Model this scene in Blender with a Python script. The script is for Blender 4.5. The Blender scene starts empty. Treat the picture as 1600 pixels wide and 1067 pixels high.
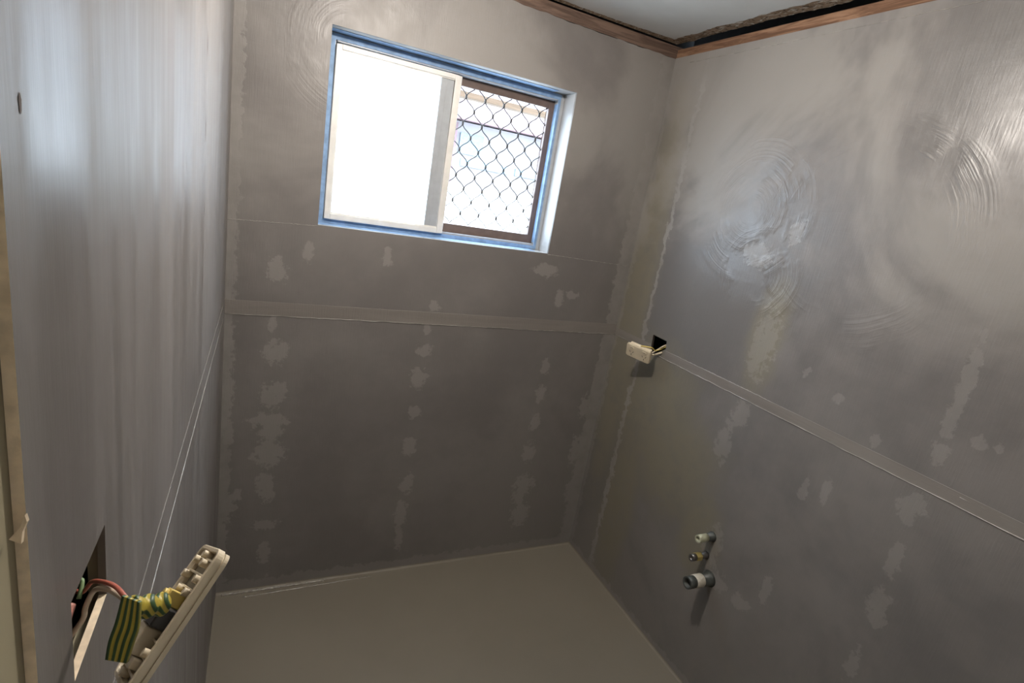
import bpy, bmesh, math, random
from mathutils import Vector, Matrix
random.seed(7)
S = bpy.context.scene
C = S.collection
# ------------------------------------------------------------------ camera
cam = bpy.data.cameras.new('camera'); co = bpy.data.objects.new('camera', cam); C.objects.link(co)
RM = Matrix(((0.89826535, -0.03819862, -0.43779017),
             (-0.40779881, 0.29879349, -0.86279927),
             (0.16376659, 0.95355300, 0.25281849)))
co.matrix_world = Matrix.Translation((0.07389, -2.10129, 1.74271)) @ RM.to_4x4()
cam.sensor_width = 36.0; cam.lens = 36.0 * 851.281 / 1600.0
cam.clip_start = 0.01; cam.clip_end = 200
S.camera = co
# ------------------------------------------------------------------ world, sun, lamps, exposure
S.view_settings.view_transform = 'Standard'; S.view_settings.look = 'None'
S.view_settings.gamma = 1.0; S.view_settings.use_curve_mapping = False
S.view_settings.exposure = 0.75
wd = bpy.data.worlds.new('world'); S.world = wd; wd.use_nodes = True
wn = wd.node_tree; bg = wn.nodes['Background']
bg.inputs['Color'].default_value = (0.66, 0.82, 1.0, 1); bg.inputs['Strength'].default_value = 9.0
sl = bpy.data.lights.new('sun', 'SUN'); so = bpy.data.objects.new('sun', sl); C.objects.link(so)
sl.energy = 5.0; sl.color = (1.0, 0.95, 0.88); sl.angle = 0.01
so.rotation_euler = Vector((0.35, 1.0, -0.95)).to_track_quat('-Z', 'Y').to_euler(); so.location = (0, -6, 8)
# daylight portal in the window opening (guides the sky light indoors)
pl = bpy.data.lights.new('window_daylight', 'AREA'); po = bpy.data.objects.new('window_daylight', pl); C.objects.link(po)
pl.shape = 'RECTANGLE'; pl.size = 0.9; pl.size_y = 0.62; pl.cycles.is_portal = True
po.location = (0.765, 0.24, 1.86); po.rotation_euler = (math.radians(-90), 0, 0)
# the bare bulb hanging in the middle of the room, above the picture
bl = bpy.data.lights.new('ceiling_bulb', 'POINT'); bo = bpy.data.objects.new('ceiling_bulb', bl); C.objects.link(bo)
bl.energy = 26.5; bl.color = (1.0, 0.915, 0.83); bl.shadow_soft_size = 0.03; bo.location = (0.55, -0.95, 2.33)

W = 1.6887
YAW = 0.0177

# ------------------------------------------------------------------ helpers
def obj(name, bm, mats, parent=None, smooth=False, bevel=0.0):
    bmesh.ops.remove_doubles(bm, verts=bm.verts, dist=1e-6)
    bmesh.ops.recalc_face_normals(bm, faces=bm.faces)
    me = bpy.data.meshes.new(name); bm.to_mesh(me); bm.free()
    if not isinstance(mats, (list, tuple)): mats = [mats]
    for m in mats: me.materials.append(m)
    if smooth:
        for f in me.polygons: f.use_smooth = True
    o = bpy.data.objects.new(name, me); C.objects.link(o)
    if parent: o.parent = parent
    if bevel:
        b = o.modifiers.new('bevel', 'BEVEL'); b.width = bevel; b.segments = 3; b.limit_method = 'ANGLE'
        b.harden_normals = False
    return o
def struct(o): o['kind'] = 'structure'; return o
def empty(name, label, cat, loc=(0, 0, 0), group=None):
    o = bpy.data.objects.new(name, None); C.objects.link(o); o.location = loc; o.empty_display_size = .05
    o['label'] = label; o['category'] = cat
    if group: o['group'] = group
    return o
def box(bm, lo, hi, M=None, mi=0):
    x0, y0, z0 = lo; x1, y1, z1 = hi
    vs = [bm.verts.new(Vector(p) if M is None else M @ Vector(p)) for p in
          [(x0, y0, z0), (x1, y0, z0), (x1, y1, z0), (x0, y1, z0), (x0, y0, z1), (x1, y0, z1), (x1, y1, z1), (x0, y1, z1)]]
    for q in [(0, 3, 2, 1), (4, 5, 6, 7), (0, 1, 5, 4), (1, 2, 6, 5), (2, 3, 7, 6), (3, 0, 4, 7)]:
        f = bm.faces.new([vs[i] for i in q]); f.material_index = mi
    return vs
def B(lo, hi, M=None):
    bm = bmesh.new(); box(bm, lo, hi, M); return bm
def ring_frame(t, prev=None):
    t = t.normalized()
    n = Vector((0, 0, 1)) if prev is None else prev
    n = (n - t * n.dot(t))
    if n.length < 1e-3: n = Vector((1, 0, 0)) - t * t.x
    n.normalize(); return n, t.cross(n)
def tube(bm, pts, r, seg=12, mi=0, cap=True):
    pts = [Vector(p) for p in pts]; rs = r if isinstance(r, (list, tuple)) else [r] * len(pts)
    prev = None; rings = []
    for i, p in enumerate(pts):
        t = (pts[min(i + 1, len(pts) - 1)] - pts[max(i - 1, 0)])
        n, b = ring_frame(t, prev); prev = n
        rings.append([bm.verts.new(p + (n * math.cos(a) + b * math.sin(a)) * rs[i])
                      for a in [2 * math.pi * k / seg for k in range(seg)]])
    for i in range(len(rings) - 1):
        for k in range(seg):
            f = bm.faces.new([rings[i][k], rings[i][(k + 1) % seg], rings[i + 1][(k + 1) % seg], rings[i + 1][k]])
            f.material_index = mi; f.smooth = True
    if cap:
        bm.faces.new(rings[0][::-1]).material_index = mi; bm.faces.new(rings[-1]).material_index = mi
def smooth_path(pts, n=6):
    pts = [Vector(p) for p in pts]; out = []
    for i in range(len(pts) - 1):
        p0 = pts[max(i - 1, 0)]; p1 = pts[i]; p2 = pts[i + 1]; p3 = pts[min(i + 2, len(pts) - 1)]
        for k in range(n):
            t = k / n
            out.append(0.5 * ((2 * p1) + (p2 - p0) * t + (2 * p0 - 5 * p1 + 4 * p2 - p3) * t * t + (3 * p1 - p0 - 3 * p2 + p3) * t ** 3))
    out.append(pts[-1]); return out
def slab_hole(bm, f, u0, u1, v0, v1, hole, th, mi_front=0, mi_side=0):
    """slab with one four-cornered hole; f(u, v, d) -> point, d = depth into the wall"""
    outer = [(u0, v0), (u1, v0), (u1, v1), (u0, v1)]
    V = {}
    for k, d in enumerate((0, th)):
        for i, (u, v) in enumerate(outer): V['o', i, k] = bm.verts.new(f(u, v, d))
        for i, (u, v) in enumerate(hole): V['h', i, k] = bm.verts.new(f(u, v, d))
    for i in range(4):
        j = (i + 1) % 4
        for k in (0, 1):
            bm.faces.new([V['o', i, k], V['o', j, k], V['h', j, k], V['h', i, k]]).material_index = mi_front
        bm.faces.new([V['o', i, 0], V['o', j, 0], V['o', j, 1], V['o', i, 1]]).material_index = mi_side
        bm.faces.new([V['h', i, 0], V['h', j, 0], V['h', j, 1], V['h', i, 1]]).material_index = mi_side

# ------------------------------------------------------------------ materials
class NT:
    def __init__(s, name):
        s.m = bpy.data.materials.new(name); s.m.use_nodes = True; s.t = s.m.node_tree
        s.b = s.t.nodes['Principled BSDF']
    def n(s, typ, **k):
        nd = s.t.nodes.new(typ)
        for a, v in k.items(): setattr(nd, a, v)
        return nd
    def l(s, a, b): s.t.links.new(a, b)
    def math(s, op, a, b=None, c=None, clamp=False):
        nd = s.n('ShaderNodeMath', operation=op); nd.use_clamp = clamp
        for i, v in enumerate((a, b, c)):
            if v is None: continue
            if isinstance(v, (int, float)): nd.inputs[i].default_value = v
            else: s.l(v, nd.inputs[i])
        return nd.outputs[0]
    def vmath(s, op, a, b=None):
        nd = s.n('ShaderNodeVectorMath', operation=op)
        for i, v in enumerate((a, b)):
            if v is None: continue
            if isinstance(v, (tuple, list)): nd.inputs[i].default_value = v
            else: s.l(v, nd.inputs[i])
        return nd.outputs['Value'] if op == 'LENGTH' else nd.outputs[0]
    def mapr(s, v, a, b, c=0.0, d=1.0, smooth=True):
        nd = s.n('ShaderNodeMapRange'); nd.interpolation_type = 'SMOOTHSTEP' if smooth else 'LINEAR'
        s.l(v, nd.inputs[0])
        for i, x in enumerate((a, b, c, d)): nd.inputs[i + 1].default_value = x
        return nd.outputs[0]
    def mix(s, fac, a, b):
        nd = s.n('ShaderNodeMix', data_type='RGBA')
        if isinstance(fac, (int, float)): nd.inputs[0].default_value = fac
        else: s.l(fac, nd.inputs[0])
        for i, v in ((6, a), (7, b)):
            if isinstance(v, tuple): nd.inputs[i].default_value = (*v[:3], 1)
            else: s.l(v, nd.inputs[i])
        return nd.outputs[2]
    def map(s, vec, loc=(0, 0, 0), scale=(1, 1, 1), rot=(0, 0, 0), typ='POINT'):
        nd = s.n('ShaderNodeMapping', vector_type=typ); s.l(vec, nd.inputs[0])
        nd.inputs['Location'].default_value = loc; nd.inputs['Rotation'].default_value = rot; nd.inputs['Scale'].default_value = scale
        return nd.outputs[0]
    def noise(s, vec, scale, detail=3.0, rough=0.5, dist=0.0, col=False):
        nd = s.n('ShaderNodeTexNoise'); s.l(vec, nd.inputs['Vector'])
        nd.inputs['Scale'].default_value = scale; nd.inputs['Detail'].default_value = detail
        nd.inputs['Roughness'].default_value = rough; nd.inputs['Distortion'].default_value = dist
        return nd.outputs['Color' if col else 'Fac']
    def obj(s): return s.n('ShaderNodeTexCoord').outputs['Object']
    def set(s, col=None, rough=None, spec=None, metal=None):
        if col is not None:
            if isinstance(col, tuple): s.b.inputs['Base Color'].default_value = (*col[:3], 1)
            else: s.l(col, s.b.inputs['Base Color'])
        if rough is not None:
            if isinstance(rough, (int, float)): s.b.inputs['Roughness'].default_value = rough
            else: s.l(rough, s.b.inputs['Roughness'])
        if spec is not None: s.b.inputs['Specular IOR Level'].default_value = spec
        if metal is not None: s.b.inputs['Metallic'].default_value = metal
        return s.m
    def bump(s, h, strength=0.3, dist=0.002):
        nd = s.n('ShaderNodeBump'); nd.inputs['Strength'].default_value = strength; nd.inputs['Distance'].default_value = dist
        s.l(h, nd.inputs['Height']); s.l(nd.outputs[0], s.b.inputs['Normal'])

def plain(name, col, rough=0.5, var=0.12, scale=30, bump=0.0, metal=0.0, spec=0.5, stretch=(1, 1, 1)):
    t = NT(name); v = t.map(t.obj(), scale=stretch); f = t.noise(v, scale, 4)
    a = tuple(min(1, c * (1 - var)) for c in col); b = tuple(min(1, c * (1 + var)) for c in col)
    t.set(t.mix(t.mapr(f, .3, .7), a, b), rough, spec, metal)
    if bump: t.bump(f, bump, 0.001)
    return t.m

DARK = (0.150, 0.138, 0.130); MID = (0.190, 0.175, 0.165); LIGHT = (0.300, 0.285, 0.265); OLIVE = (0.195, 0.176, 0.135)
def membrane(name, ax, patches=(), vbands=(), olive=(), dark=DARK, mid=MID, light=LIGHT, rough=(.34, .56),
             rings=(), pamt=.44, lowband=None, streak=(1, 1, 1), bump=.35, upper=None, blotch=1.0, scratch=.5, spec=.5):
    """brushed-on waterproofing; ax = axes that run along the wall, e.g. 'xz'"""
    t = NT(name); P = t.obj(); I = {'x': 0, 'y': 1, 'z': 2}
    off = [i for i in range(3) if 'xyz'[i] not in ax][0]
    dist = t.vmath('SUBTRACT', t.noise(P, 26, 4, .62, col=True), (.5, .5, .5))
    dsc = t.n('ShaderNodeVectorMath', operation='SCALE'); t.l(dist, dsc.inputs[0]); dsc.inputs['Scale'].default_value = .085
    Q = t.vmath('ADD', P, dsc.outputs[0])
    big = t.noise(t.map(P, scale=streak), 1.6 * blotch, 5, .55, .6)
    fine = t.noise(t.map(P, scale=streak), 11, 4, .6)
    f = t.math('ADD', t.math('MULTIPLY', big, .75), t.math('MULTIPLY', fine, .25))
    col = t.mix(t.mapr(f, .38, .62), dark, mid)
    sep = t.n('ShaderNodeSeparateXYZ'); t.l(P, sep.inputs[0]); sq = t.n('ShaderNodeSeparateXYZ'); t.l(Q, sq.inputs[0])
    U = sep.outputs[I[ax[0]]]; Z = sep.outputs[I[ax[1]]]; UQ = sq.outputs[I[ax[0]]]; ZQ = sq.outputs[I[ax[1]]]
    if olive:
        at = t.n('ShaderNodeAttribute', attribute_name='olive'); wn_ = t.math('MULTIPLY', t.math('SUBTRACT', fine, .5), 1.2)
        ln = t.math('ADD', at.outputs['Fac'], wn_); m = t.math('MULTIPLY', t.mapr(ln, 1.25, .55), t.mapr(fine, .3, .6, .6, 1))
        col = t.mix(m, col, OLIVE)
    masks = []
    if patches:
        at = t.n('ShaderNodeAttribute', attribute_name='patch'); wn_ = t.math('MULTIPLY', t.math('SUBTRACT', t.noise(P, 34, 4, .65), .5), 3.2)
        masks.append(t.mapr(t.math('ADD', at.outputs['Fac'], wn_), 1.22, .80, 0, pamt))
    for (a, b, soft, amt) in vbands:                       # vertical strips of tape under the membrane
        c = (a + b) / 2; h = abs(b - a) / 2
        d = t.math('ABSOLUTE', t.math('SUBTRACT', UQ, c))
        masks.append(t.math('MULTIPLY', t.mapr(d, h + soft, h), t.mapr(fine, .25, .65, amt * .55, amt)))
    if lowband:
        masks.append(t.mapr(ZQ, lowband + .012, lowband, 0, .35))
    if upper: masks.append(t.math('MULTIPLY', t.mapr(ZQ, upper[0], upper[1]), t.mapr(big, .45, .6, 0, upper[2])))
    cur = None
    for m in masks: cur = m if cur is None else t.math('MAXIMUM', cur, m)
    if cur is not None: col = t.mix(cur, col, light)
    # brush marks: long fine scratches, ring strokes, pimples
    st = t.noise(t.map(P, scale=(14 if ax[0] == 'x' else 1, 14 if ax[0] == 'y' else 1, 1.2)), 14, 5, .6)
    st2 = t.noise(t.map(P, scale=(1.2, 1.2, 12)), 12, 4, .6)
    h = t.math('ADD', t.math('MULTIPLY', st, scratch), t.math('MULTIPLY', st2, scratch * .3))
    h = t.math('ADD', h, t.math('MULTIPLY', t.noise(P, 7, 3, .5), 1.2))
    if cur is not None: h = t.math('ADD', h, t.math('MULTIPLY', cur, .5))
    for (a, b, r0, r1, sc_, amp) in rings:
        loc = [0, 0, 0]; loc[I[ax[0]]] = a; loc[I[ax[1]]] = b; s3 = [1, 1, 1]; s3[off] = 1000.0
        mp = t.map(Q, tuple(loc), tuple(s3), typ='TEXTURE'); 
        mp2 = t.map(P, tuple(loc), tuple(s3), typ='TEXTURE')
        dd = t.vmath('LENGTH', mp2)
        w = t.noise(t.vmath('ADD', t.map(P, scale=(.0, .0, .0)), None) if False else P, 5, 2, .5)
        dw = t.math('ADD', dd, t.math('MULTIPLY', w, .03))
        cmb = t.n('ShaderNodeCombineXYZ'); t.l(t.math('MULTIPLY', dw, sc_), cmb.inputs[0]); t.l(t.math('MULTIPLY', w, 3), cmb.inputs[1])
        sn = t.noise(cmb.outputs[0], 1.0, 3, .6)
        mk = t.math('MULTIPLY', t.mapr(dd, r0 * .8, r0), t.mapr(dd, r1 * 1.15, r1))
        mk = t.math('MULTIPLY', mk, t.mapr(t.noise(P, 6.5, 3), .44, .60))
        h = t.math('ADD', h, t.math('MULTIPLY', t.math('MULTIPLY', sn, mk), amp))
    t.bump(h, bump, .004)
    ro = t.mapr(t.math('ADD', t.math('MULTIPLY', big, .6), t.math('MULTIPLY', fine, .4)), .36, .64, rough[0], rough[1])
    t.set(col, ro, spec)
    return t.m

BP = [(0.172, 1.045, 0.034, 0.035), (0.190, 1.06, 0.02, 0.018), (0.168, 0.872, 0.038, 0.040), (0.195, 0.90, 0.02, 0.02), (0.163, 0.765, 0.061, 0.024), (0.170, 0.72, 0.03, 0.04), (0.169, 0.628, 0.046, 0.05), (0.162, 0.502, 0.023, 0.04), (0.171, 0.452, 0.017, 0.033), (0.171, 0.306, 0.041, 0.013), (0.168, 0.17, 0.013, 0.044), (0.74, 1.071, 0.032, 0.015), (0.732, 0.946, 0.027, 0.035), (0.735, 0.79, 0.022, 0.02), (0.731, 0.628, 0.022, 0.034), (0.741, 0.444, 0.024, 0.035), (0.729, 0.289, 0.017, 0.065), (0.735, 0.165, 0.01, 0.05), (1.335, 1.01, 0.014, 0.03), (1.337, 0.874, 0.014, 0.037), (1.337, 0.729, 0.02, 0.032), (1.33, 0.562, 0.022, 0.045), (1.339, 0.393, 0.045, 0.04), (1.32, 0.33, 0.02, 0.05), (1.348, 0.218, 0.036, 0.055), (0.162, 1.357, 0.025, 0.034), (1.337, 1.339, 0.014, 0.03), (1.40, 1.36, 0.03, 0.008), (0.761, 1.263, 0.015, 0.011), (0.743, 1.165, 0.010, 0.019), (0.157, 1.156, 0.007, 0.02), (0.263, 1.433, 0.008, 0.032), (0.55, 1.44, 0.01, 0.03), (1.25, 1.46, 0.05, 0.02), (0.038, 0.401, 0.012, 0.056), (0.06, 0.45, 0.012, 0.02), (0.023, 0.712, 0.010, 0.044), (0.018, 0.901, 0.012, 0.042), (1.60, 0.57, .022, .07), (1.62, .33, .02, .05), (1.60, .80, .02, .05)]
RP = [(-1.422, 1.40, 0.007, 0.06), (-1.422, 1.50, 0.008, 0.07), (-1.422, 1.617, 0.006, 0.012), (-1.429, 1.292, 0.012, 0.02), (-1.42, 1.145, 0.018, 0.02), (-1.405, 1.12, 0.016, 0.035), (-1.42, 0.973, 0.008, 0.045), (-1.421, 0.818, 0.016, 0.046), (-1.43, 0.78, 0.02, 0.015), (-1.417, 0.614, 0.010, 0.043), (-0.816, 1.13, 0.022, 0.044), (-0.826, 1.393, 0.038, 0.10), (-0.808, 2.373, 0.007, 0.05), (-0.825, 2.229, 0.018, 0.015), (-0.82, 2.179, 0.009, 0.039), (-1.109, 0.617, 0.008, 0.045), (-1.19, 1.034, 0.006, 0.037), (-1.12, 1.0, 0.006, 0.04), (-0.778, 1.0, 0.026, 0.067), (-1.132, 1.328, 0.009, 0.008), (-1.276, 1.251, 0.009, 0.008), (-1.009, 1.365, 0.005, 0.006), (-1.492, 1.36, 0.006, 0.008), (-1.531, 1.363, 0.004, 0.006), (-1.411, 1.678, 0.036, 0.012), (-0.827, 1.787, 0.012, 0.035), (-0.86, .60, .03, .08), (-1.03, .50, .03, .02), (-.93, .50, .03, .03), (-.70, 1.69, .05, .03)]
OL = [(-.35, .95, .30, .30), (-.55, .80, .26, .25), (-.30, .45, .12, .45), (-.78, .60, .10, .2), (-.10, 1.3, .10, 1.0), (-.83, 1.42, .07, .2)]
M_back = membrane('back_wall_membrane', 'xz', BP, vbands=[(1.625, 1.70, .012, .5), (-.02, .028, .01, .45)], lowband=.045, blotch=.8, scratch=.3, rings=[(.36, 2.14, .10, .24, 60, 1.0)], upper=(1.50, 1.60, .35))
M_right = membrane('right_wall_membrane', 'yz', RP, vbands=[(-.215, -.198, .008, .7), (-.02, .01, .01, .3)],
                   olive=OL,
                   rings=[(-.62, 1.84, .05, .24, 110, 1.7), (-1.02, 1.80, .27, .33, 80, 1.5), (-.72, 1.62, .03, .16, 120, 1.5)],
                   lowband=.03, pamt=.34, rough=(.28, .5), scratch=.32, upper=(1.45, 1.75, .5), dark=(.142, .134, .128))
M_left = membrane('left_wall_membrane', 'yz', streak=(1, 3.2, .3), rough=(.32, .56), bump=.20, scratch=.25, spec=.45)
M_floor = membrane('floor_membrane', 'xy', dark=(.198, .175, .138), mid=(.216, .191, .152), rough=(.45, .6), bump=.12, blotch=.6)
M_tape = membrane('joint_tape_membrane', 'xz', dark=(.178, .160, .145), mid=(.215, .196, .178), rough=(.3, .45), bump=.4, streak=(.5, .5, 6))
M_bead = plain('membrane_bead', (.28, .265, .245), .26, .2, 40, .3); M_wet = plain('wet_membrane_bead', (.20, .18, .15), .13, .2, 60, .8, spec=1.0)
M_ceiling = plain('ceiling_paint', (.56, .575, .57), .7, .04, 6)
_t = NT('torn_plaster_edge'); _f = _t.noise(_t.obj(), 38, 5, .7, 1.0); _c = _t.mix(_t.mapr(_f, .40, .50), (.10, .070, .045), (.26, .19, .13)); _c = _t.mix(_t.mapr(_t.noise(_t.map(_t.obj(), scale=(3, .8, 1)), 22, 4, .7, 1.5), .56, .60), _c, (.52, .49, .43)); _t.set(_c, .9, .2); _t.bump(_f, .8, .003); M_plaster = _t.m
M_cream = plain('board_core', (.80, .66, .48), .8, .14, 90, .6)
def timber(name, c1, c2, along=(1, 1, 1)):
    t = NT(name); v = t.map(t.obj(), scale=along); f = t.noise(v, 9, 6, .65, .8)
    t.set(t.mix(t.mapr(f, .35, .65), c1, c2), .8, .2); t.bump(f, .5, .002); return t.m
M_tim_r = timber('timber_plate_orange', (.13, .070, .042), (.27, .160, .100), (8, .6, 8))
M_tim_b = timber('timber_plate_brown', (.085, .056, .044), (.16, .108, .082), (.6, 8, 8))
M_cav = plain('cavity_shade', (.03, .028, .026), .9)  # near black, puts the shade of the cavity into the colour
M_green = plain('sage_paint', (.31, .275, .185), .55, .05, 12)
M_stud = plain('grey_stud', (.16, .135, .11), .8, .2, 20, .4)
M_front = plain('front_wall_paint', (.78, .76, .72), .7, .05)
M_white = plain('white_window_aluminium', (.70, .68, .64), .35, .05)
M_grey = plain('grey_window_aluminium', (.36, .38, .40), .35, .05)
M_blue = plain('blue_tape_and_daylight', (.20, .32, .50), .6, .15, 40, .3)
M_reveal = membrane('reveal_membrane', 'xz', dark=(.34, .34, .34), mid=(.42, .42, .41), rough=(.3, .5), bump=.2)
M_screen = plain('brown_screen_frame', (.135, .095, .080), .45, .1)
M_mesh = plain('grille_metal', (.045, .042, .040), .5, .1)
M_plate = plain('cream_plastic', (.66, .57, .42), .38, .05, 25)
M_plate2 = plain('cream_plastic_shaded', (.30, .27, .20), .5, .15, 60)  # darker copy of the plate plastic, shade of the recess painted in
M_slot = plain('slot_dark', (.05, .04, .035), .6)
M_black = plain('black_plastic', (.018, .017, .017), .4)
M_yel = plain('yellow_terminal', (.62, .47, .13), .4, .1)
M_red = plain('red_insulation', (.45, .12, .08), .4, .1)
M_wcab = plain('white_insulation', (.60, .50, .38), .4, .08)
M_pink = plain('pink_sheath', (.50, .22, .18), .5, .2)
M_grn = plain('green_insulation', (.22, .33, .16), .4, .1)
M_brass = plain('brass', (.60, .48, .18), .4, .15, metal=.5)
M_pvc = plain('pale_green_plastic', (.42, .42, .30), .35, .06)
M_dkpipe = plain('dark_coated_pipe', (.060, .066, .062), .45, .2, 60)
M_thread = plain('dull_thread_metal', (.16, .15, .14), .35, .2, metal=.7)
M_wtape = NT('white_thread_tape')
_v = M_wtape.obj(); _w = M_wtape.n('ShaderNodeTexWave', wave_type='BANDS', bands_direction='X'); M_wtape.l(_v, _w.inputs[0]); _w.inputs['Scale'].default_value = 60; _w.inputs['Distortion'].default_value = 1.0
M_wtape.set(M_wtape.mix(_w.outputs['Fac'], (.50, .46, .38), (.66, .62, .53)), .6); M_wtape.bump(_w.outputs['Fac'], .4, .001); M_wtape = M_wtape.m
# striped earth tape: stripes run along the ribbon (u coordinate across stored in the UV map)
_t = NT('green_yellow_stripe'); _uv = _t.n('ShaderNodeTexCoord').outputs['UV']; _s = _t.n('ShaderNodeSeparateXYZ'); _t.l(_uv, _s.inputs[0])
_sn = _t.math('SINE', _t.math('MULTIPLY', _s.outputs[0], 2 * math.pi * 3.5))
_t.set(_t.mix(_t.mapr(_sn, -.35, .35), (.42, .33, .045), (.035, .085, .03)), .42); _t.bump(_sn, .5, .0006); M_stripe = _t.m
# obscure glass: part clear, part milky
_t = NT('obscure_glass'); _tr = _t.n('ShaderNodeBsdfTransparent'); _tl = _t.n('ShaderNodeBsdfTranslucent'); _tl.inputs[0].default_value = (.95, .95, .95, 1)
_mx = _t.n('ShaderNodeMixShader'); _mx.inputs[0].default_value = .5; _t.l(_tr.outputs[0], _mx.inputs[1]); _t.l(_tl.outputs[0], _mx.inputs[2])
_gl = _t.n('ShaderNodeBsdfGlossy'); _gl.inputs['Roughness'].default_value = .1; _m2 = _t.n('ShaderNodeMixShader'); _m2.inputs[0].default_value = .05
_t.l(_mx.outputs[0], _m2.inputs[1]); _t.l(_gl.outputs[0], _m2.inputs[2]); _t.l(_m2.outputs[0], _t.t.nodes['Material Output'].inputs[0]); M_glass = _t.m

def add_field(o, ax, name, blobs):
    """distance to the nearest filler patch, kept on the mesh points and sharpened in the material"""
    me = o.data; at = me.attributes.new(name, 'FLOAT', 'POINT'); i0, i1 = 'xyz'.index(ax[0]), 'xyz'.index(ax[1]); vals = []
    for v in me.vertices:
        a, b = v.co[i0], v.co[i1]; best = 16.0
        for (ca, cb, ra, rb) in blobs:
            d = ((a - ca) / (ra + .008)) ** 2 + ((b - cb) / (rb + .008)) ** 2
            if d < best: best = d
        vals.append(math.sqrt(best))
    at.data.foreach_set('value', vals)
def fine_wall(name, f, us, vs_, hb, hole, th, mats):
    """board: finely divided face, a hole inside the box hb, plus back and sides"""
    bm = bmesh.new(); G = {}
    def g(i, j):
        if (i, j) not in G: G[i, j] = bm.verts.new(f(us[i], vs_[j], 0))
        return G[i, j]
    for i in range(len(us) - 1):
        for j in range(len(vs_) - 1):
            uc = (us[i] + us[i + 1]) / 2; vc = (vs_[j] + vs_[j + 1]) / 2
            if hb[0] < uc < hb[1] and hb[2] < vc < hb[3]: continue
            bm.faces.new([g(i, j), g(i + 1, j), g(i + 1, j + 1), g(i, j + 1)])
    u0, u1, v0, v1 = us[0], us[-1], vs_[0], vs_[-1]
    bx = [(hb[0], hb[2]), (hb[1], hb[2]), (hb[1], hb[3]), (hb[0], hb[3])]; out = [(u0, v0), (u1, v0), (u1, v1), (u0, v1)]
    q = lambda p, d: bm.verts.new(f(p[0], p[1], d))
    for i in range(4):
        j = (i + 1) % 4
        if hole != bx: bm.faces.new([q(bx[i], 0), q(bx[j], 0), q(hole[j], 0), q(hole[i], 0)])
        bm.faces.new([q(out[i], th), q(out[j], th), q(hole[j], th), q(hole[i], th)])
        bm.faces.new([q(out[i], 0), q(out[j], 0), q(out[j], th), q(out[i], th)])
        bm.faces.new([q(hole[i], 0), q(hole[j], 0), q(hole[j], th), q(hole[i], th)]).material_index = len(mats) - 1
    return struct(obj(name, bm, mats))
def cuts(stops, step):
    out = []
    for a, b in zip(stops, stops[1:]):
        n = max(1, round((b - a) / step)); out += [a + (b - a) * k / n for k in range(n)]
    return out + [stops[-1]]

# ------------------------------------------------------------------ room shell
YF = -2.95
struct(obj('floor', B((-.30, YF, -.12), (W + .25, .11, 0)), M_floor))
def back_f(u, v, d):
    if v > 2.42: v += .010 * min(1, max(0, (1.25 - u) / .5)) + .0012 * math.sin(u * 37) + .001 * math.sin(u * 91)
    return (u, d, v)
wb = fine_wall('wall_back', back_f, cuts([0, .2886, 1.2411, W], .012), cuts([0, 1.5327, 2.1892, 2.425], .012), (.2886, 1.2411, 1.5327, 2.1892),
               [(.2886, 1.5327), (1.2411, 1.5327), (1.2411, 2.1892), (.2886, 2.1892)], .010, [M_back])
add_field(wb, 'xz', 'patch', BP)
wr = fine_wall('wall_right', lambda u, v, d: (W + d, u, v), cuts([YF, -2.2], .05)[:-1] + cuts([-2.2, -.380, -.260, 0], .012), cuts([0, 1.160, 1.275, 2.427], .012), (-.380, -.260, 1.160, 1.275),
               [(-.365, 1.228), (-.277, 1.169), (-.269, 1.265), (-.361, 1.263)], .010, [M_right, M_slot])
add_field(wr, 'yz', 'patch', RP); add_field(wr, 'yz', 'olive', OL)
# left wall board, turned a touch, ends at a raw edge beside the camera; hole for the power point
sy, cy = math.sin(YAW), math.cos(YAW)
LF = lambda u, v, d: (-u * sy - d * cy, -u * cy + d * sy, v)
bm = bmesh.new()
slab_hole(bm, LF, 0, 1.763, 0, 2.43, [(1.607, 1.3500), (1.699, 1.3500), (1.699, 1.4195), (1.607, 1.4205)], .0058, 0, 1)
struct(obj('wall_left', bm, [M_left, M_cream, M_stud]))
for pg in bpy.data.objects['wall_left'].data.polygons:
    if pg.material_index == 1 and abs(pg.center.y + 1.607) < .003 and abs(pg.normal.y) > .9: pg.material_index = 2
# older painted sheet behind that board, and the unseen near walls
bm = bmesh.new()
slab_hole(bm, lambda u, v, d: LF(u, v, d + .0060), 1.45, 3.0, 0, 2.43, [(1.595, 1.335), (1.712, 1.335), (1.712, 1.432), (1.595, 1.432)], .010)
struct(obj('wall_left_painted', bm, M_green))
struct(obj('wall_front', B((-.12, YF - .1, 0), (W + .1, YF, 2.48)), M_front))
bm = B((.55, YF + .001, 0), (1.37, YF + .03, 2.04)); struct(obj('door_1', bm, M_white, bevel=.003))
dr = bpy.data.objects['door_1']
bm = bmesh.new(); tube(bm, [(.62, YF + .03, 1.0), (.62, YF + .07, 1.0)], .012); tube(bm, [(.62, YF + .07, 1.0), (.73, YF + .07, 1.0)], .009); obj('door_handle', bm, M_thread, dr)
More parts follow.
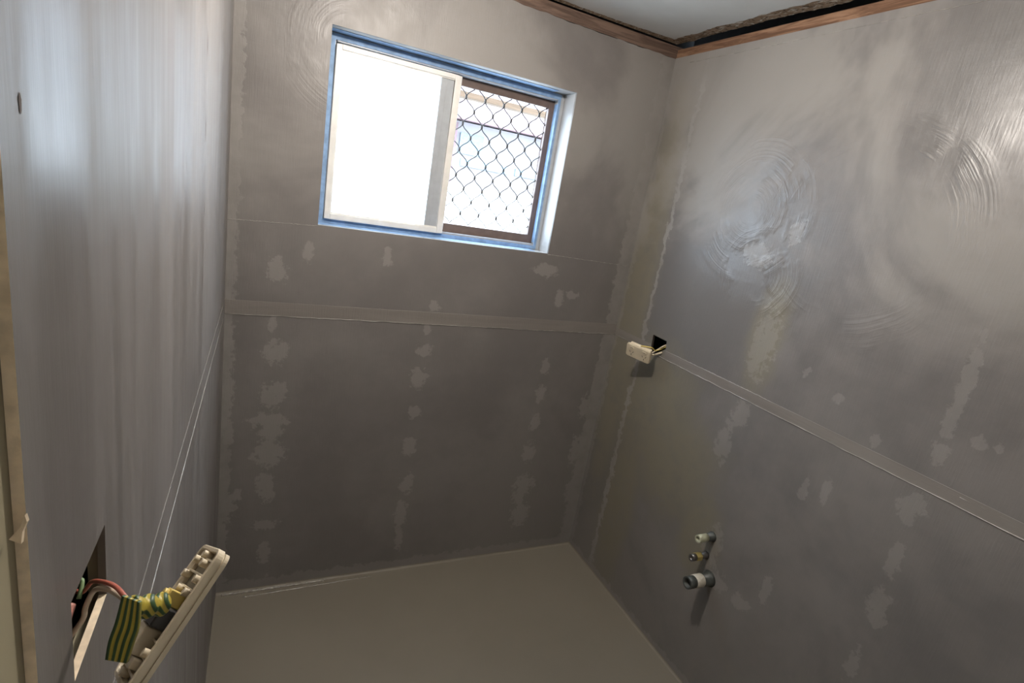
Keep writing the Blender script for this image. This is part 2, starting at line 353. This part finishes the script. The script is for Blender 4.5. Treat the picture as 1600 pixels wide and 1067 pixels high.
# ceiling: painted sheet, then the ragged strip left where the cornice was pulled off
def ragged(seed, n, amp):
    r = random.Random(seed); v = 0; out = []
    for i in range(n + 1):
        v = v * .6 + r.uniform(-1, 1) * amp; out.append(v)
    return out
N = 220; ra = ragged(3, N, .0045); rb = ragged(9, N, .004); rc = ragged(5, N, .0022)
ZC = 2.485
bm = bmesh.new()
xs = [-.30 + (W + .013 + .30) * i / 24 for i in range(25)]
ys = [YF + (0 - YF) * i / N for i in range(N + 1)]
def xe(i): return W - .052 + ra[i] + .012 * math.sin(ys[i] * 5.1) * min(1, -ys[i])    # paint edge
def xg(i): return W + .006 + rb[i] + .008 * math.sin(ys[i] * 7.0 + 1) * min(1, -ys[i] * 2)     # sheet end
rows = []
for i, y in enumerate(ys):
    cols = [-.30, .4, .8, 1.1, 1.4, xe(i), xe(i) + .002, xg(i)]
    zz = [ZC] * 6 + [ZC + .0012 + rc[i] * .25, ZC + .001 + abs(rc[i]) * .5]
    rows.append([bm.verts.new((cx, y, cz)) for cx, cz in zip(cols, zz)] + [bm.verts.new((xg(i), y, ZC + .011)), bm.verts.new((-.30, y, ZC + .011))])
for i in range(N):
    for k in range(9):
        f = bm.faces.new([rows[i][k], rows[i][k + 1], rows[i + 1][k + 1], rows[i + 1][k]]); f.material_index = 1 if 5 <= k <= 7 else 0
# same torn strip along the back wall
rd = ragged(21, N, .003); xr = [-.30 + (W + .3) * i / N for i in range(N + 1)]
ya = [[bm.verts.new((x, -.012 + rd[i] - .018 * min(1, max(0, (x - 1.3) / .4)), ZC - .0006)), bm.verts.new((x, .012, ZC - .0012))] for i, x in enumerate(xr)]
for i in range(N): bm.faces.new([ya[i][0], ya[i + 1][0], ya[i + 1][1], ya[i][1]]).material_index = 1
struct(obj('ceiling', bm, [M_ceiling, M_plaster]))
# top plates of the wall frames
struct(obj('trim_1', B((-.05, .0105, 2.38), (W + .199, .1648, 2.4760)), M_tim_b))
struct(obj('trim_2', B((W + .0105, YF, 2.38), (W + .080, .0102, 2.4640)), M_tim_r))
# stud; added dark shell round the cavities, keeps sun from leaking in
struct(obj('trim_3', B((-.130, -1.640, 0), (-.062, -1.560, 2.43)), M_stud))
struct(obj('wall_light_block_left', B((-.16, YF, 0), (-.14, .1, 2.80)), M_cav))
struct(obj('wall_light_block_right', B((W + .20, YF - .1, -.1), (W + .25, .15, 2.80)), M_cav))
struct(obj('roof_light_block', B((-.40, YF - .1, 2.80), (W + .25, .15, 2.86)), M_cav))
struct(obj('wall_light_block_front', B((-.16, YF - .16, -.1), (W + .25, YF - .1, 2.80)), M_cav))
bm = bmesh.new()
slab_hole(bm, lambda u, v, d: (u, .165 + d, v), -.4, W + .25, -.3, 2.80, [(.275, 1.515), (1.257, 1.515), (1.257, 2.20), (.275, 2.20)], .05)
struct(obj('wall_outer_cladding', bm, M_cav))  # dark colour stands in for shade seen through the top gap

# joint tapes and the beads of membrane at their edges
def strip(name, lo, hi, m=M_tape): return struct(obj(name, B(lo, hi), m, bevel=.0008))
def wob(pts, r, name, mat=M_bead, n=90, amp=.0012):
    a, b = Vector(pts[0]), Vector(pts[1]); out = []; rs = []
    for i in range(n + 1):
        p = a.lerp(b, i / n); p.z += random.uniform(-amp, amp); out.append(p); rs.append(r * random.uniform(.5, 1.2))
    bm = bmesh.new(); tube(bm, out, rs, 8); return struct(obj(name, bm, mat, smooth=True))
strip('trim_4', (.0, -.0016, 1.186), (W, .0, 1.2375))
strip('trim_5', (W - .0016, -2.9, 1.186), (W, -.37, 1.2220), M_tape)
strip('trim_6', (W - .0016, -.27, 1.186), (W, 0, 1.2220), M_tape)
wob([(.0, -.0008, 1.186), (W, -.0008, 1.186)], .0018, 'trim_7')
wob([(W - .0008, -.002, 1.186), (W - .0008, -2.9, 1.186)], .0020, 'trim_8')
wob([(W - .0005, -.37, 1.222), (W - .0005, -.9, 1.222)], .0014, 'trim_9')
wob([(W - .0005, -1.50, 1.212), (W - .0005, -2.9, 1.212)], .0014, 'trim_10')
wob([(.0, -.0002, 1.515), (.2886, -.0002, 1.529)], .0015, 'trim_11')
wob([(1.2411, -.0002, 1.529), (W, -.0002, 1.521)], .0015, 'trim_12')
wob([(W - .0002, -.1, 2.398), (W - .0002, -2.6, 2.402)], .0012, 'trim_13')
bm = bmesh.new(); M4 = lambda u, v, d: Vector(LF(u, v, d))
for (u0, u1, v0, v1, d) in [(.02, 1.756, 1.186, 1.238, -.0010)]:
    vs = [bm.verts.new(M4(*q)) for q in [(u0, v0, 0), (u1, v0, 0), (u1, v1, 0), (u0, v1, 0), (u0, v0, d), (u1, v0, d), (u1, v1, d), (u0, v1, d)]]
    for q in [(0, 3, 2, 1), (4, 5, 6, 7), (0, 1, 5, 4), (1, 2, 6, 5), (2, 3, 7, 6), (3, 0, 4, 7)]: bm.faces.new([vs[i] for i in q])
struct(obj('trim_14', bm, M_left))
wob([LF(.02, 1.186, -.0012), LF(1.755, 1.186, -.0012)], .0009, 'trim_15', amp=.0006)
wob([LF(.35, 1.238, -.0008), LF(1.755, 1.238, -.0008)], .0002, 'trim_16', amp=.0006)
# wet smear along the floor edge in the back left corner
wob([(.02, -.012, .0005), (.42, -.012, .0005)], .0055, 'trim_17', M_wet, n=70, amp=.0010)
wob([(.10, -.040, -.0002), (.62, -.028, -.0002)], .0030, 'trim_18', M_wet, n=70, amp=.0010)
# fillet between wall and floor
for k, (a, b) in enumerate([((0, 0, 0), (W, 0, 0)), ((W, 0, 0), (W, YF, 0))]):
    a = Vector(a); b = Vector(b); inn = Vector((0, -1, 0)) if k == 0 else Vector((-1, 0, 0)); bm = bmesh.new(); rows = []
    for p in (a, b):
        rows.append([bm.verts.new(p + inn * (.010 * (1 - math.sin(t))) + Vector((0, 0, .010 * (1 - math.cos(t))))) for t in [math.pi / 2 * j / 6 for j in range(7)]] + [bm.verts.new(p)])
    for j in range(7): bm.faces.new([rows[0][j], rows[1][j], rows[1][j + 1], rows[0][j + 1]])
    struct(obj('trim_%d' % (19 + k), bm, M_floor))

# ------------------------------------------------------------------ window
X0, X1, Z0, Z1 = .2886, 1.2411, 1.5327, 2.1892
win = bpy.data.objects.new('window_1', None); C.objects.link(win); struct(win); win.location = (.765, 0, Z0)
def wobj(name, bm, m, bevel=0.0, parent=None):
    o = obj(name, bm, m, None, bevel=bevel); o.parent = parent or win
    o.matrix_parent_inverse = Matrix.Translation(win.location).inverted() if parent is None else Matrix.Identity(4)
    return o
def frame(bm, x0, x1, z0, z1, y0, y1, l, r, b, t):
    box(bm, (x0, y0, z0), (x0 + l, y1, z1)); box(bm, (x1 - r, y0, z0), (x1, y1, z1))
    box(bm, (x0 + l, y0, z0), (x1 - r, y1, z0 + b)); box(bm, (x0 + l, y0, z1 - t), (x1 - r, y1, z1))
bm = bmesh.new(); frame(bm, X0 - .012, X1 + .012, Z0 - .012, Z1 + .012,   .0102, .1648, .012, .012, .012, .012); wobj('window_reveal', bm, M_reveal)
bm = bmesh.new(); frame(bm, X0, X1, Z0, Z1, .098, .140, .026, .020, .018, .022); wobj('window_frame', bm, M_grey, .001)
# blue tape round the frame and sill; top reveal strip paints in blue daylight
bm = bmesh.new(); frame(bm, X0 + .002, X1 - .016, Z0 + .002, Z1 - .004, .0955, .0978, .022, .012, .015, .020); box(bm, (X1 - .0212, .0955, Z0 + .03), (X1 - .0202, .138, Z1 - .04))
box(bm, (X0 + .0002, .045, Z1 - .0016), (X1 - .06, .0955, Z1 - .0004)); box(bm, (X0 + .0002, .03, Z0 + .0004), (X1 - .05, .0955, Z0 + .0016))
wobj('blue_tape_and_daylight', bm, M_blue)
# tracks
bm = bmesh.new(); box(bm, (X0 + .03, .100, Z0 + .0182), (X1 - .03, .139, Z0 + .024)); box(bm, (X0 + .03, .100, Z1 - .028), (X1 - .03, .139, Z1 - .0222)); wobj('window_track', bm, M_grey, .001)
# sliding sash, slid over to the left
bm = bmesh.new(); frame(bm, .316, .779, 1.553, 2.152, .080, .0945, .020, .026, .020, .016)
sash = wobj('sliding_sash', bm, M_white, .002)
bm = bmesh.new(); frame(bm, .333, .760, 1.570, 2.139, .085, .0935, .007, .007, .007, .007); wobj('inner_bead', bm, M_white, .001, parent=sash)
bm = bmesh.new(); box(bm, (.701, .0900, 1.574), (.752, .0935, 2.135)); box(bm, (.701, .0865, 1.577), (.706, .0900, 2.132)); box(bm, (.722, .0880, 1.577), (.728, .0900, 2.132)); wobj('stile', bm, M_grey, .001, parent=sash)
bm = B((.340, .0885, 1.577), (.7005, .0915, 2.132)); wobj('glass_pane', bm, M_glass, parent=sash)
# fixed light outside it, with the wide meeting stile
bm = bmesh.new(); frame(bm, .322, .790, 1.565, 2.158, .112, .128, .012, .046, .012, .012); box(bm, (.752, .106, 1.57), (.760, .1125, 2.15)); wobj('fixed_sash', bm, M_grey, .002)
# security screen outside: brown frame and diamond grille
scr = bpy.data.objects.new('security_screen', None); C.objects.link(scr); scr.location = (.765, .141, 1.56)
scr['label'] = 'brown framed diamond mesh security grille fixed outside the window'; scr['category'] = 'window grille'
def sobj(name, bm, m, bevel=0.0):
    o = obj(name, bm, m, None, bevel=bevel); o.parent = scr; o.matrix_parent_inverse = Matrix.Translation(scr.location).inverted(); return o
bm = bmesh.new(); frame(bm, .292, 1.238, 1.542, 2.176, .1415, .1640, .034, .040, .050, .046); sobj('frame', bm, M_screen, .0015)
bm = bmesh.new(); PX, PZ = .0835, .1012; XK, ZK = .871, 1.945; YS = .154
def seg(a, b, w=.0056, sgn=1):
    # one strand of expanded grille: leaves the knot steeply then runs diagonally
    a = Vector(a); b = Vector(b); dz = b.z - a.z
    p = [a, Vector((a.x + (b.x - a.x) * .24, YS, a.z + dz * .31)), Vector((a.x + (b.x - a.x) * .76, YS, a.z + dz * .69)), b]
    tube(bm, smooth_path(p, 3), [w * .42] * 10, 6, cap=False)
xlo, xhi, zlo, zhi = .326, 1.198, 1.592, 2.130
for j in range(-9, 6):
    for i in range(-8, 6):
        xk = XK + i * PX + (PX / 2 if j % 2 else 0); zk = ZK + j * PZ / 2
        if xlo - .02 < xk < xhi + .03 and zlo - .03 < zk < zhi + .03:
            if xlo < xk < xhi and zlo < zk < zhi:
                tube(bm, [(xk, YS, zk - .0080), (xk, YS, zk - .004), (xk, YS, zk + .004), (xk, YS, zk + .0080)], [.0032, .0048, .0048, .0032], 8)
            for sx in (-1, 1):
                q = (xk + sx * PX / 2, YS, zk + PZ / 2)
                if (xlo - .01 < xk < xhi + .01 or xlo < q[0] < xhi) and zk > zlo - .02 and q[2] < zhi + .03 and xlo - .02 < q[0] < xhi + .02 and xlo - .02 < xk < xhi + .02:
                    seg((xk, YS, zk + .004), (q[0], YS, q[2] - .004))
sobj('grille', bm, M_mesh)

# ------------------------------------------------------------------ outdoors
M_conc = plain('concrete_yard', (.60, .58, .55), .9, .08, 3)
M_nwall = plain('neighbour_render', (.27, .25, .25), .8, .04, 3)
M_nroof = NT('neighbour_roof_tiles'); _w = M_nroof.n('ShaderNodeTexWave', wave_type='BANDS', bands_direction='X'); M_nroof.l(M_nroof.obj(), _w.inputs[0]); _w.inputs['Scale'].default_value = 1.6; _w.inputs['Distortion'].default_value = .6
M_nroof.set(M_nroof.mix(_w.outputs['Fac'], (.17, .12, .13), (.26, .20, .20)), .8); M_nroof = M_nroof.m
M_gut = plain('gutter_pink', (.16, .09, .10), .5)
M_beam = timber('patio_beam_timber', (.075, .052, .034), (.11, .075, .050), (.5, 6, 6))
M_nglass = plain('neighbour_blue_glass', (.12, .19, .25), .2)
struct(obj('ground', B((-30, .22, -.40), (40, 60, -.30)), M_conc))
pb = empty('patio_beam', 'tan timber beam crossing outside behind the top of the diamond grille', 'beam', (0, 1.5, -.3))
def pobj(name, lo, hi, m, p, bevel=0):
    o = obj(name, B(lo, hi), m, None, bevel=bevel); o.parent = p; o.matrix_parent_inverse = Matrix.Translation(p.location).inverted(); return o
pobj('beam', (-2.0, 1.48, 2.300), (3.6, 1.56, 2.336), M_beam, pb, .002)
pobj('post', (-1.9, 1.48, -.30), (-1.81, 1.56, 2.2995), M_beam, pb); pobj('post', (3.4, 1.48, -.30), (3.49, 1.56, 2.2995), M_beam, pb)
nh = empty('neighbouring_house', 'pale house with pinkish tiled roof seen through the diamond grille', 'house', (4, 8, -.3))
pobj('wall', (-2, 6.4, -.3), (11, 10.4, 2.72), M_nwall, nh)
bm = bmesh.new()
pr = [(-2.4, 6.0, 2.74), (11.4, 6.0, 2.74), (11.4, 8.4, 3.75), (-2.4, 8.4, 3.75), (11.4, 10.8, 2.74), (-2.4, 10.8, 2.74)]
vs = [bm.verts.new(q) for q in pr]; bm.faces.new([vs[0], vs[1], vs[2], vs[3]]); bm.faces.new([vs[3], vs[2], vs[4], vs[5]]); bm.faces.new([vs[0], vs[5], vs[4], vs[1]]); bm.faces.new([vs[0], vs[3], vs[5]]); bm.faces.new([vs[1], vs[4], vs[2]])
o = obj('roof', bm, M_nroof); o.parent = nh; o.matrix_parent_inverse = Matrix.Translation(nh.location).inverted()
pobj('gutter', (-2.4, 5.93, 2.695), (11.4, 5.995, 2.735), M_gut, nh, .01)
for k, (a, b) in enumerate([(2.95, 3.80), (3.90, 5.2)]):
    w = pobj('window', (a, 6.35, 2.08), (b, 6.395, 2.19), M_nglass, nh)
w = pobj('window', (2.90, 6.36, 2.26), (3.28, 6.395, 2.56), M_nglass, nh)
pobj('downpipe', (2.78, 6.33, -.3), (2.83, 6.395, 2.69), M_gut, nh)

gw = empty('added_bright_wall', 'added low white wall that brightens the view behind the lower diamond grille', 'added wall', (3, 4.3, -.3))  # added so the lower view turns white and the wires wash out
pobj('wall', (-3, 4.2, -.3), (9, 4.35, 1.72), plain('bright_wall_paint', (.82, .82, .80), .8, .04, 3), gw)
pobj('coping', (-3, 4.16, 1.7201), (9, 4.39, 1.755), M_conc, gw, .005)

# ------------------------------------------------------------------ power point hanging from the left wall
A_ = Vector((.542, .5313, .6511)).normalized(); Nf = Vector((.8077, -.1155, -.5781)); Nf = (Nf - A_ * Nf.dot(A_)).normalized(); Bn = Nf.cross(A_)
if Bn.y > 0: Bn = -Bn
PC = Vector((.0209, -1.6394, 1.3505))
MP = Matrix(((A_.x, Bn.x, Nf.x, PC.x), (A_.y, Bn.y, Nf.y, PC.y), (A_.z, Bn.z, Nf.z, PC.z), (0, 0, 0, 1)))
def rrect(hx, hy, r, n=6):
    out = []
    for (cx, cy_, a0) in [(hx - r, hy - r, 0), (-hx + r, hy - r, 90), (-hx + r, -hy + r, 180), (hx - r, -hy + r, 270)]:
        for k in range(n + 1):
            a = math.radians(a0 + 90 * k / n); out.append((cx + r * math.cos(a), cy_ + r * math.sin(a)))
    return out
def plate_shell(M, hx=.058, hy=.038, th=.0085, rim=.004, mi=0):
    """shallow dish: rounded outline, open towards the back (z=0), face at z=th"""
    bm = bmesh.new()
    lv = [(rrect(hx - rim - .001, hy - rim - .001, .006), .0055), (rrect(hx - rim, hy - rim, .007), .0008), (rrect(hx - rim + .0008, hy - rim + .0008, .007), 0), (rrect(hx - .0008, hy - .0008, .009), 0),
          (rrect(hx, hy, .010), .0008), (rrect(hx, hy, .010), .0060), (rrect(hx - .0028, hy - .0028, .009), .0062), (rrect(hx - .0028, hy - .0028, .009), .0078), (rrect(hx - .0012, hy - .0012, .009), .0080), (rrect(hx - .0012, hy - .0012, .009), th - .001), (rrect(hx - .004, hy - .004, .008), th)]
    R = [[bm.verts.new(M @ Vector((x, y, z))) for x, y in o] for o, z in lv]
    n = len(R[0])
    for i in range(len(R) - 1):
        for k in range(n): bm.faces.new([R[i][k], R[i][(k + 1) % n], R[i + 1][(k + 1) % n], R[i + 1][k]])
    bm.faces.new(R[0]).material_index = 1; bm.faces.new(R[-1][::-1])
    return bm
op = empty('power_outlet', 'cream double power point pulled off the left wall showing its ribbed back', 'power outlet', tuple(PC))
def oobj(name, bm, m, smooth=False, bevel=0.0, root=None, par=None):
    root = root or op
    o = obj(name, bm, m, None, smooth, bevel); o.parent = par or root
    o.matrix_parent_inverse = Matrix.Identity(4) if par else Matrix.Translation(root.location).inverted(); return o
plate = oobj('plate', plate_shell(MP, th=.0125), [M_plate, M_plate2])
bm = bmesh.new()
def pb_(lo, hi): box(bm, lo, hi, MP)
for a in (-.047, -.034, -.021, .021, .034, .047):                       # ribs on the back of the plate
    pb_((a - .0009, -.032, .0012), (a + .0009, .032, .0054))
for b in (-.026, .026): pb_((-.052, b - .0008, .0016), (.052, b + .0008, .0054))
for a, b in [(-.050, 0), (.050, 0), (.030, -.026), (.030, .026), (-.030, .026), (-.030, -.026), (.043, .012), (.018, -.012), (.018, .020), (.044, -.020)]:
    tube(bm, [MP @ Vector((a, b, .0054)), MP @ Vector((a, b, -.0030))], .0034, 12)
oobj('ribs', bm, M_plate, bevel=.0003)
bm = bmesh.new(); box(bm, (-.013, -.020, -.0105), (.003, .026, .0054), MP); oobj('switch_mechanism', bm, M_black, bevel=.0015)
bm = bmesh.new(); box(bm, (-.036, -.018, -.0095), (-.0145, .012, .0054), MP); box(bm, (-.044, -.014, -.004), (-.0365, .020, .0054), MP); oobj('terminal_block', bm, M_plate, bevel=.0012)
bm = bmesh.new(); box(bm, (.0035, -.008, -.0085), (.0155, .010, .0054), MP); tube(bm, [MP @ Vector((.0095, .001, -.0085)), MP @ Vector((.0095, .001, -.0125))], .0052, 14); oobj('yellow_terminal', bm, M_yel, bevel=.0008)
rb_ = [[[0.0242, -1.7021, 1.4172], [0.0238, -1.7056, 1.4045]], [[0.0158, -1.7071, 1.4251], [0.0155, -1.7122, 1.407]], [[0.0078, -1.7127, 1.4317], [0.0085, -1.7183, 1.4139]], [[0.0032, -1.7156, 1.4334], [0.0145, -1.722, 1.431]], [[0.0001, -1.7211, 1.4171], [0.0141, -1.7286, 1.4158]], [[-0.0032, -1.7252, 1.4054], [0.0116, -1.7325, 1.4062]], [[-0.0045, -1.7291, 1.3938], [0.0086, -1.7358, 1.3938]]]
def ribbon(L, Rr, th=.0022):
    L = smooth_path(L, 5); Rr = smooth_path(Rr, 5); bm = bmesh.new(); uvl = bm.loops.layers.uv.new('UVMap'); K = 14; rows = []
    for i in range(len(L)):
        a, b = L[i], Rr[i]; ac = (b - a); t = (L[min(i + 1, len(L) - 1)] - L[max(i - 1, 0)]); nn = ac.cross(t).normalized()
        fr = [a.lerp(b, k / K) + nn * (abs(math.sin(k / K * math.pi * 3.5)) * .0007 + th / 2) for k in range(K + 1)]
        bk = [a.lerp(b, k / K) - nn * th / 2 for k in range(K + 1)]
        rows.append([(bm.verts.new(p), k / K) for k, p in enumerate(fr)] + [(bm.verts.new(p), 1 - k / K) for k, p in enumerate(bk[::-1])])
    n = len(rows[0])
    for i in range(len(rows) - 1):
        for k in range(n):
            q = [rows[i][k], rows[i][(k + 1) % n], rows[i + 1][(k + 1) % n], rows[i + 1][k]]
            f = bm.faces.new([v for v, _ in q]); f.smooth = True
            for lp, (_, u) in zip(f.loops, q): lp[uvl].uv = (u, i / len(rows))
    for r_ in (rows[0], rows[-1]):
        f = bm.faces.new([v for v, _ in r_])
        for lp, (_, u) in zip(f.loops, r_): lp[uvl].uv = (u, 0)
    return bm
tp = oobj('earth_tape', ribbon([a for a, b in rb_[3:]], [b for a, b in rb_[3:]]), M_stripe)
# the tape wrapped round the joint between the loop and the terminal
bm = bmesh.new(); uvl = bm.loops.layers.uv.new('UVMap')
pth = smooth_path([(.0075, -1.7180, 1.4235), (.0140, -1.7110, 1.4175), (.0200, -1.7055, 1.4125), (.0262, -1.7000, 1.4085)], 5)
tube(bm, pth, [.0075 + .0012 * math.sin(i * 1.1) for i in range(len(pth))], 16)
for f in bm.faces:
    for lp in f.loops: lp[uvl].uv = ((lp.vert.co.x * 55) + lp.vert.co.z * 25, 0)
oobj('tape_wrapping', bm, M_stripe, par=tp)
for nm, m, r, p in [('red_wire', M_red, .0017, [[-0.0520, -1.6190, 1.3720], [-0.0395, -1.6338, 1.3761], [-0.031, -1.6412, 1.3907], [-0.018, -1.6659, 1.4082], [-0.0067, -1.6905, 1.4228], [0.0003, -1.7044, 1.4271], [0.0071, -1.7156, 1.4254]]),
                    ('white_wire', M_wcab, .0020, [[-0.0420, -1.6600, 1.3560], [-0.0340, -1.6568, 1.3688], [-0.0325, -1.6550, 1.3778], [-0.0275, -1.658, 1.3926], [-0.0219, -1.6652, 1.4022], [-0.0126, -1.6793, 1.4114], [-0.0045, -1.6932, 1.4175], [0.0044, -1.7089, 1.4225]]),
                    ('green_wire', M_grn, .0017, [[-0.0560, -1.6168, 1.3613], [-0.0480, -1.6274, 1.3807], [-0.0400, -1.6294, 1.3845], [-0.040, -1.6406, 1.3757]]),
                    ('pink_sheath', M_pink, .0042, [[-0.043, -1.6520, 1.3800], [-0.0440, -1.6673, 1.3727], [-0.0440, -1.6850, 1.3640], [-0.0480, -1.6900, 1.3500]])]:
    bm = bmesh.new(); tube(bm, smooth_path(p, 6), r, 12); oobj(nm, bm, m)
# torn paper chip on the raw board edge
bm = bmesh.new()
vs = [bm.verts.new(q) for q in [[-0.0295, -1.7700, 1.5369], [-0.0285, -1.7710, 1.5333], [-0.0300, -1.7730, 1.5288], [-0.0300, -1.7760, 1.5234], [-0.0356, -1.7740, 1.5254], [-0.0312, -1.7720, 1.5309]]]
f = bm.faces.new(vs); r = bmesh.ops.extrude_face_region(bm, geom=[f])
for v in [g for g in r['geom'] if isinstance(g, bmesh.types.BMVert)]: v.co += Vector((0.0006, .0016, .0004))
struct(obj('trim_21', bm, M_cream))

# ------------------------------------------------------------------ power point hanging off the right wall
e0 = Vector((1.600, -.220, 1.183)); e1 = Vector((1.654, -.321, 1.171))
ax = (e1 - e0).normalized(); nn = Vector((-.80, -.43, -.42)); nn = (nn - ax * nn.dot(ax)).normalized(); up = nn.cross(ax)
if up.z < 0: up = -up
pc = Vector((1.5883, -.3163, 1.1911))
M2 = Matrix(((ax.x, up.x, nn.x, pc.x), (ax.y, up.y, nn.y, pc.y), (ax.z, up.z, nn.z, pc.z), (0, 0, 0, 1)))
o2 = empty('power_outlet', 'small white double power point dangling on cables near the back right corner', 'power outlet', tuple(pc))
M2b = M2 @ Matrix.Translation((0, 0, -.007))
oobj('plate', plate_shell(M2b, .057, .0335, .0105), [M_plate, M_plate2], root=o2)
bm = bmesh.new(); box(bm, (-.050, -.026, -.022), (.050, .026, .0002), M2b); oobj('back_housing', bm, M_plate, bevel=.002, root=o2)
for s in (-1, 1):
    bm = bmesh.new()
    for (dx, dy, rot_) in [(-.0075, -.004, 30), (.0075, -.004, -30), (0, -.018, 0)]:
        Mx = M2b @ Matrix.Translation((s * .030 + dx, dy, .0104)) @ Matrix.Rotation(math.radians(rot_), 4, 'Z'); box(bm, (-.0012, -.0045, 0), (.0012, .0045, .0004), Mx)
    oobj('socket_slots', bm, M_slot, root=o2)
    bm = bmesh.new(); Mx = M2b @ Matrix.Translation((s * .030, .017, .0104)); box(bm, (-.009, -.0055, 0), (.009, .0055, .0022), Mx); sw = oobj('switch', bm, M_plate, bevel=.001, root=o2)
    bm = bmesh.new(); Mx = M2b @ Matrix.Translation((s * .030, .017, .0126)); box(bm, (-.006, .0015, 0), (.006, .0032, .0003), Mx); oobj('switch_mark', bm, M_slot, root=o2, par=sw)
hb = M2b @ Vector((.030, .008, -.022))
for nm, m, r, p in [('earth_cable', M_yel, .0024, [M2b @ Vector((.0, .030, -.010)), M2b @ Vector((.045, .034, -.022)), (W - .030, -.335, 1.212), (W - .008, -.345, 1.222), (W + .03, -.335, 1.232)]),
                    ('grey_cable', M_wcab, .0030, [hb, (W - .030, -.325, 1.200), (W - .004, -.350, 1.236), (W + .02, -.352, 1.245), (W + .04, -.350, 1.25)]),
                    ('white_cable', M_plate, .0042, [M2b @ Vector((.040, -.005, -.022)), (W - .025, -.325, 1.188), (W - .004, -.345, 1.205), (W + .03, -.340, 1.215)])]:
    bm = bmesh.new(); tube(bm, smooth_path(p, 6), r, 10); oobj(nm, bm, m, root=o2)

# ------------------------------------------------------------------ pipe stubs on the right wall
def ring_tube(bm, x0, x1, y, z, ro, ri, seg=20):
    """hollow pipe along -x from x0 (wall) to x1 (open end)"""
    R = [[bm.verts.new((x, y + r * math.cos(2 * math.pi * k / seg), z + r * math.sin(2 * math.pi * k / seg))) for k in range(seg)] for x, r in [(x0, ro), (x1, ro), (x1, ri), (x1 + .02, ri)]]
    for i in range(3):
        for k in range(seg): 
            f = bm.faces.new([R[i][k], R[i][(k + 1) % seg], R[i + 1][(k + 1) % seg], R[i + 1][k]]); f.smooth = i != 1
    bm.faces.new(R[0][::-1]); bm.faces.new(R[3])
def tp_root(label, y, z, cat='pipe', name='pipe_stub'):
    return empty(name, label, cat, (W, y, z))
def tobj(name, bm, m, root, bevel=0.0): return oobj(name, bm, m, root=root, bevel=bevel)
p1 = tp_root('upper water pipe stub with pale plastic plug on the right wall', -.850, .640)
bm = bmesh.new(); tube(bm, [(W - .0005, -.850, .640), (W - .004, -.850, .640), (W - .030, -.850, .640)], [.020, .0165, .015], 20); tobj('pipe', bm, M_dkpipe, p1)
bm = bmesh.new(); ring_tube(bm, W - .030, W - .074, -.850, .640, .0150, .0095); tobj('plug', bm, M_pvc, p1)
p2 = tp_root('middle threaded brass pipe stub with hexagonal nut on the right wall', -.846, .555)
bm = bmesh.new(); tube(bm, [(W - .0005, -.846, .555), (W - .004, -.846, .555), (W - .030, -.846, .555)], [.016, .012, .010], 20); tobj('pipe', bm, M_thread, p2)
bm = bmesh.new(); tube(bm, [(W - .030, -.846, .555), (W - .055, -.846, .555)], .0165, 6)
for f in bm.faces: f.smooth = False
tobj('hex_nut', bm, M_brass, p2, .001)
bm = bmesh.new(); ring_tube(bm, W - .055, W - .076, -.846, .555, .0140, .0075); tobj('threaded_end', bm, M_thread, p2)
p3 = tp_root('thick dark waste pipe stub wrapped with white tape on the right wall', -.888, .482)
bm = bmesh.new(); tube(bm, [(W - .0005, -.888, .482), (W - .006, -.888, .482), (W - .040, -.888, .482)], [.032, .025, .0235], 24); tobj('pipe', bm, M_dkpipe, p3)
bm = bmesh.new(); ring_tube(bm, W - .078, W - .110, -.888, .482, .0232, .017); tobj('pipe_end', bm, M_dkpipe, p3)
bm = bmesh.new(); tube(bm, [(W - .0395, -.888, .482), (W - .042, -.888, .482), (W - .052, -.888, .482), (W - .062, -.888, .482), (W - .076, -.888, .482), (W - .0785, -.888, .482)], [.0240, .0252, .0248, .0253, .0252, .0238], 24); tobj('thread_tape', bm, M_wtape, p3)


# dark dashes where the corner bead shows through the left wall, and a rust mark by the raw edge
M_rust = plain('rust_mark', (.085, .055, .038), .8, .3, 60)
for k, (u, v0, v1) in enumerate([(.80, 1.905, 1.950), (.805, 1.745, 1.800), (.80, 1.60, 1.632), (.81, 1.44, 1.50), (1.737, 1.742, 1.752)]):
    bm = bmesh.new(); w = .0017 if k == 4 else .0030; n = 10; L1 = []; L2 = []
    for i in range(n + 1):
        v = v0 + (v1 - v0) * i / n; h = w * math.sin(math.pi * i / n) * random.uniform(.6, 1.2) + .0003
        L1.append(bm.verts.new(LF(u - h, v, -.0003))); L2.append(bm.verts.new(LF(u + h, v, -.0003)))
    for i in range(n): bm.faces.new([L1[i], L2[i], L2[i + 1], L1[i + 1]])
    struct(obj('trim_%d' % (22 + k), bm, M_rust))
